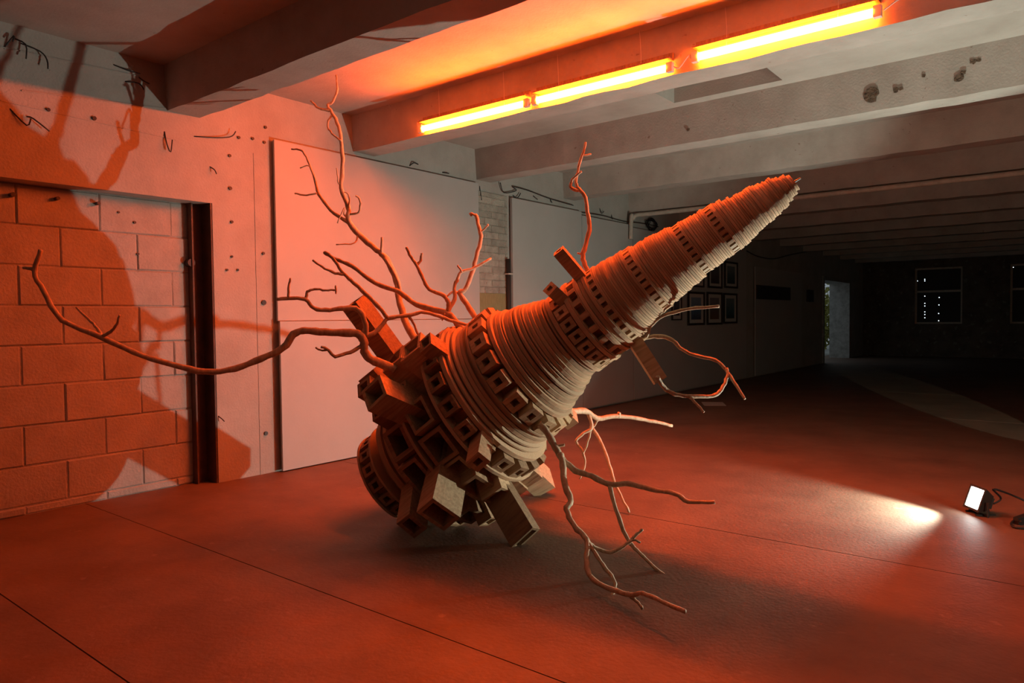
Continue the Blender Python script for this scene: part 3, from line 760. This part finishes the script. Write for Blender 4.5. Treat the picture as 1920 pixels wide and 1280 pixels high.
# ---- branches
def depth_line(pts, d0, d1):
    L = [0]
    for a, b in zip(pts, pts[1:]): L.append(L[-1]+math.hypot(b[0]-a[0], b[1]-a[1]))
    return [d0+(d1-d0)*l/L[-1] for l in L]
BR = {}
def branch(pts, d0, d1, r0, r1, parent=None, name='branch', sub=4, dl=None):
    dd = dl or depth_line(pts, d0+(0 if name == 'twig' else SHIFT), d1+(0 if name == 'twig' else SHIFT))
    P = smooth_line([U(x, y, d) for (x, y), d in zip(pts, dd)], sub); n = len(P)
    rnd = random.Random(int(pts[0][0]*7+pts[-1][1]*3))
    rad = [(r0+(r1-r0)*i/(n-1))*(1+rnd.uniform(-.10, .14)) for i in range(n)]
    P = [p+Vector((rnd.uniform(-1, 1), rnd.uniform(-1, 1), rnd.uniform(-1, 1)))*.0025 for p in P]
    mb = MB(); tube_mesh(mb, P, rad, 8)
    o = mb.build(name, 'bark', parent or tower, True); BR[o] = (pts, dd); return o
def twig(par, pts, dz=0., r0=.007, r1=.004):
    pp, dd = BR[par]; x, y = pts[0]
    i = min(range(len(pp)), key=lambda k: (pp[k][0]-x)**2+(pp[k][1]-y)**2); d = dd[i]
    # interpolate the depth on the nearest segment
    best = None
    for j in range(len(pp)-1):
        ax_, ay = pp[j]; bx_, by_ = pp[j+1]; vx, vy = bx_-ax_, by_-ay; q = vx*vx+vy*vy
        f = max(0, min(1, ((x-ax_)*vx+(y-ay)*vy)/q)) if q else 0; e = (ax_+f*vx-x)**2+(ay+f*vy-y)**2
        if best is None or e < best[0]: best = (e, dd[j]+f*(dd[j+1]-dd[j]))
    d = best[1]; top = par if par.parent == tower else par.parent
    return branch(pts, d, d+dz, r0, r1, top, 'twig')
dA = 4.35
A_ = branch([(740,693),(722,684),(697,674),(683,658),(682,638),(669,625),(642,624),(600,622),(573,620),(550,627),(530,653),(490,672),(440,691),(385,697),(320,682),(250,660),(190,632),(117,600),(82,545),(64,508),(77,469)], 4.05, 3.45, .026, .011)
twig(A_, [(62,505),(43,502)], 0, .010, .007)
twig(A_, [(190,632),(183,615),(165,598),(143,577)], .1, .009, .006)
twig(A_, [(192,630),(208,622),(219,608),(224,590)], -.1, .009, .005)
A2 = branch([(682,630),(701,624),(716,610),(728,597),(764,591),(797,585),(829,595),(850,602),(884,612)], 4.0, 4.25, .014, .009)
A2b = twig(A2, [(728,597),(699,563),(672,538),(655,522),(643,512),(630,492),(616,476),(607,472)], -.15, .013, .008)
twig(A2b, [(645,514),(628,512),(604,500),(586,488)], -.08, .009, .005)
twig(A2, [(764,591),(774,604),(783,625),(786,640)], .1, .008, .006)
A3 = branch([(685,628),(685,607),(675,583),(655,577),(618,581),(588,577),(573,561),(541,559),(519,561)], 4.0, 3.8, .017, .009)
twig(A3, [(541,559),(541,536),(545,522)], 0, .007, .005)
A3b = twig(A3, [(573,561),(577,547),(590,542),(610,544),(630,543)], .05, .008, .006)
twig(A3b, [(628,536),(630,543),(629,551)], 0, .006, .005)
A4 = branch([(684,648),(676,650),(657,660),(628,668),(616,656),(602,650)], 4.0, 3.85, .013, .007)
twig(A4, [(616,656),(600,656),(592,652)], 0, .006, .005)
B1 = branch([(790,660),(777,634),(760,603),(748,559),(744,526),(724,486),(707,469),(683,449),(655,417),(653,388),(640,352),(642,311),(640,262),(632,230),(620,207),(614,197),(624,191),(632,167),(630,140)], 0, 0, .026, .006, dl=[4.5,4.55,4.6,4.68,4.74,4.78,4.8,4.84,4.85,4.86,4.87,4.87,4.87,4.87,4.87,4.87,4.87,4.86,4.85])
twig(B1, [(620,207),(598,203),(582,189)], 0, .010, .006)
twig(B1, [(624,213),(614,232),(622,250),(640,264)], -.02, .007, .006)
B2 = twig(B1, [(655,417),(645,412),(620,394),(598,364),(590,335),(580,307),(567,283),(547,280)], .1, .014, .005)
twig(B1, [(592,340),(580,312),(563,315)], 0, .005, .004)
twig(B1, [(594,362),(575,366),(553,362)], 0, .006, .005)
twig(B1, [(655,402),(673,398),(675,376),(667,366)], -.05, .008, .006)
twig(B1, [(652,398),(655,380),(653,364),(645,360)], -.05, .006, .004)
twig(B1, [(640,352),(634,339),(631,315)], -.05, .006, .004)
twig(B1, [(652,412),(645,400),(645,390),(633,418)], -.05, .006, .004)
twig(B1, [(671,433),(665,455),(630,458)], -.08, .006, .004)
twig(B1, [(716,477),(716,445)], -.03, .009, .008)
branch([(722,484),(740,515),(750,540),(752,560)], 4.73, 4.64, .012, .010)
C1 = branch([(905,655),(886,636),(858,607),(837,587),(781,571),(748,547),(703,530),(659,498),(630,486),(608,473)], 4.3, 4.35, .024, .010)
C2 = twig(C1, [(838,588),(841,571),(833,555),(805,542),(793,522),(781,498),(768,477),(762,463)], -.1, .014, .008)
twig(C1, [(781,497),(788,488),(791,475)], 0, .009, .008)
C3 = twig(C1, [(838,588),(852,560),(852,538),(858,522),(866,510),(890,502),(921,484)], .1, .013, .007)
twig(C1, [(866,510),(858,497)], 0, .007, .005)
twig(C1, [(829,600),(834,588)], -.06, .004, .004)
D1 = branch([(912,625),(894,599),(876,571),(862,549),(872,542),(886,510),(894,477),(902,449),(898,425),(892,402)], 4.45, 4.6, .019, .011)
twig(D1, [(903,434),(908,430),(915,421)], -.03, .007, .005)
twig(D1, [(892,404),(882,400),(884,404)], 0, .008, .006)
twig(D1, [(862,548),(848,548),(838,555)], -.03, .008, .006)
E1b = branch([(1104,515),(1098,499),(1093,481),(1099,455),(1106,424),(1101,396),(1098,371),(1087,356),(1081,346),(1082,327),(1090,296),(1099,267)], 4.0, 4.05, .015, .006)
twig(E1b, [(1085,357),(1070,352),(1073,337),(1090,321)], -.03, .010, .006)
twig(E1b, [(1094,291),(1109,289)], 0, .005, .004)
twig(E1b, [(1094,478),(1083,474)], 0, .005, .004)
F1 = branch([(1190,640),(1205,634),(1214,627),(1220,610),(1245,592),(1290,579),(1347,574)], 3.95, 3.75, .013, .008)
F2 = branch([(1190,642),(1212,632),(1240,631),(1260,637),(1275,652),(1300,665),(1340,674),(1360,692)], 3.95, 3.85, .013, .008)
twig(F2, [(1360,691),(1380,722),(1397,748)], -.1, .009, .007)
F3 = branch([(1232,706),(1244,725),(1260,737),(1290,742),(1335,742),(1352,730),(1364,705),(1362,690)], 3.6, 3.85, .012, .009)
twig(F3, [(1292,743),(1305,756),(1320,772)], -.05, .008, .006)
G1 = branch([(1060,778),(1080,771),(1102,772),(1120,784),(1160,780),(1200,785),(1235,792),(1260,798)], 0, 0, .022, .010, dl=[4.5,4.65,4.76,4.81,4.88,4.94,4.98,5.0])
twig(G1, [(1160,782),(1161,774)], 0, .014, .012)
twig(G1, [(1103,776),(1110,800),(1095,812),(1080,827),(1092,845),(1097,870),(1087,897)], -.05, .012, .005)
twig(G1, [(1108,806),(1100,835),(1092,855)], .02, .007, .005)
twig(G1, [(1108,798),(1130,835),(1142,870),(1157,915),(1180,960)], -.3, .012, .007)
twig(G1, [(1110,802),(1118,792),(1122,786)], .0, .008, .007)
H1 = branch([(1012,795),(1027,812),(1042,840),(1055,861),(1080,882),(1110,892),(1140,907),(1180,907),(1220,917),(1265,925),(1290,940),(1340,941)], 3.92, 3.7, .021, .011)
twig(H1, [(1042,838),(1058,834)], 0, .011, .009)
H1b = twig(H1, [(1142,908),(1155,955),(1170,995),(1185,1022),(1205,1042),(1235,1070),(1275,1099)], -.45, .013, .007)
H2 = branch([(1050,852),(1055,868),(1057,900),(1070,938),(1062,955),(1077,985),(1100,1012),(1100,1050),(1105,1077),(1130,1097),(1180,1115),(1205,1112),(1240,1127),(1285,1146)], 3.86, 2.72, .019, .008)
twig(H2, [(1180,1115),(1193,1126),(1205,1141)], -.05, .008, .006)
H2b = twig(H2, [(1100,1012),(1115,1025),(1145,1035),(1175,1020),(1190,1005),(1205,992)], .05, .011, .006)
twig(H2, [(1180,1016),(1190,1012),(1201,1016)], 0, .006, .005)
H2c = twig(H2, [(1103,1018),(1115,1035),(1130,1060),(1150,1085),(1152,1105),(1140,1137)], -.25, .011, .008)
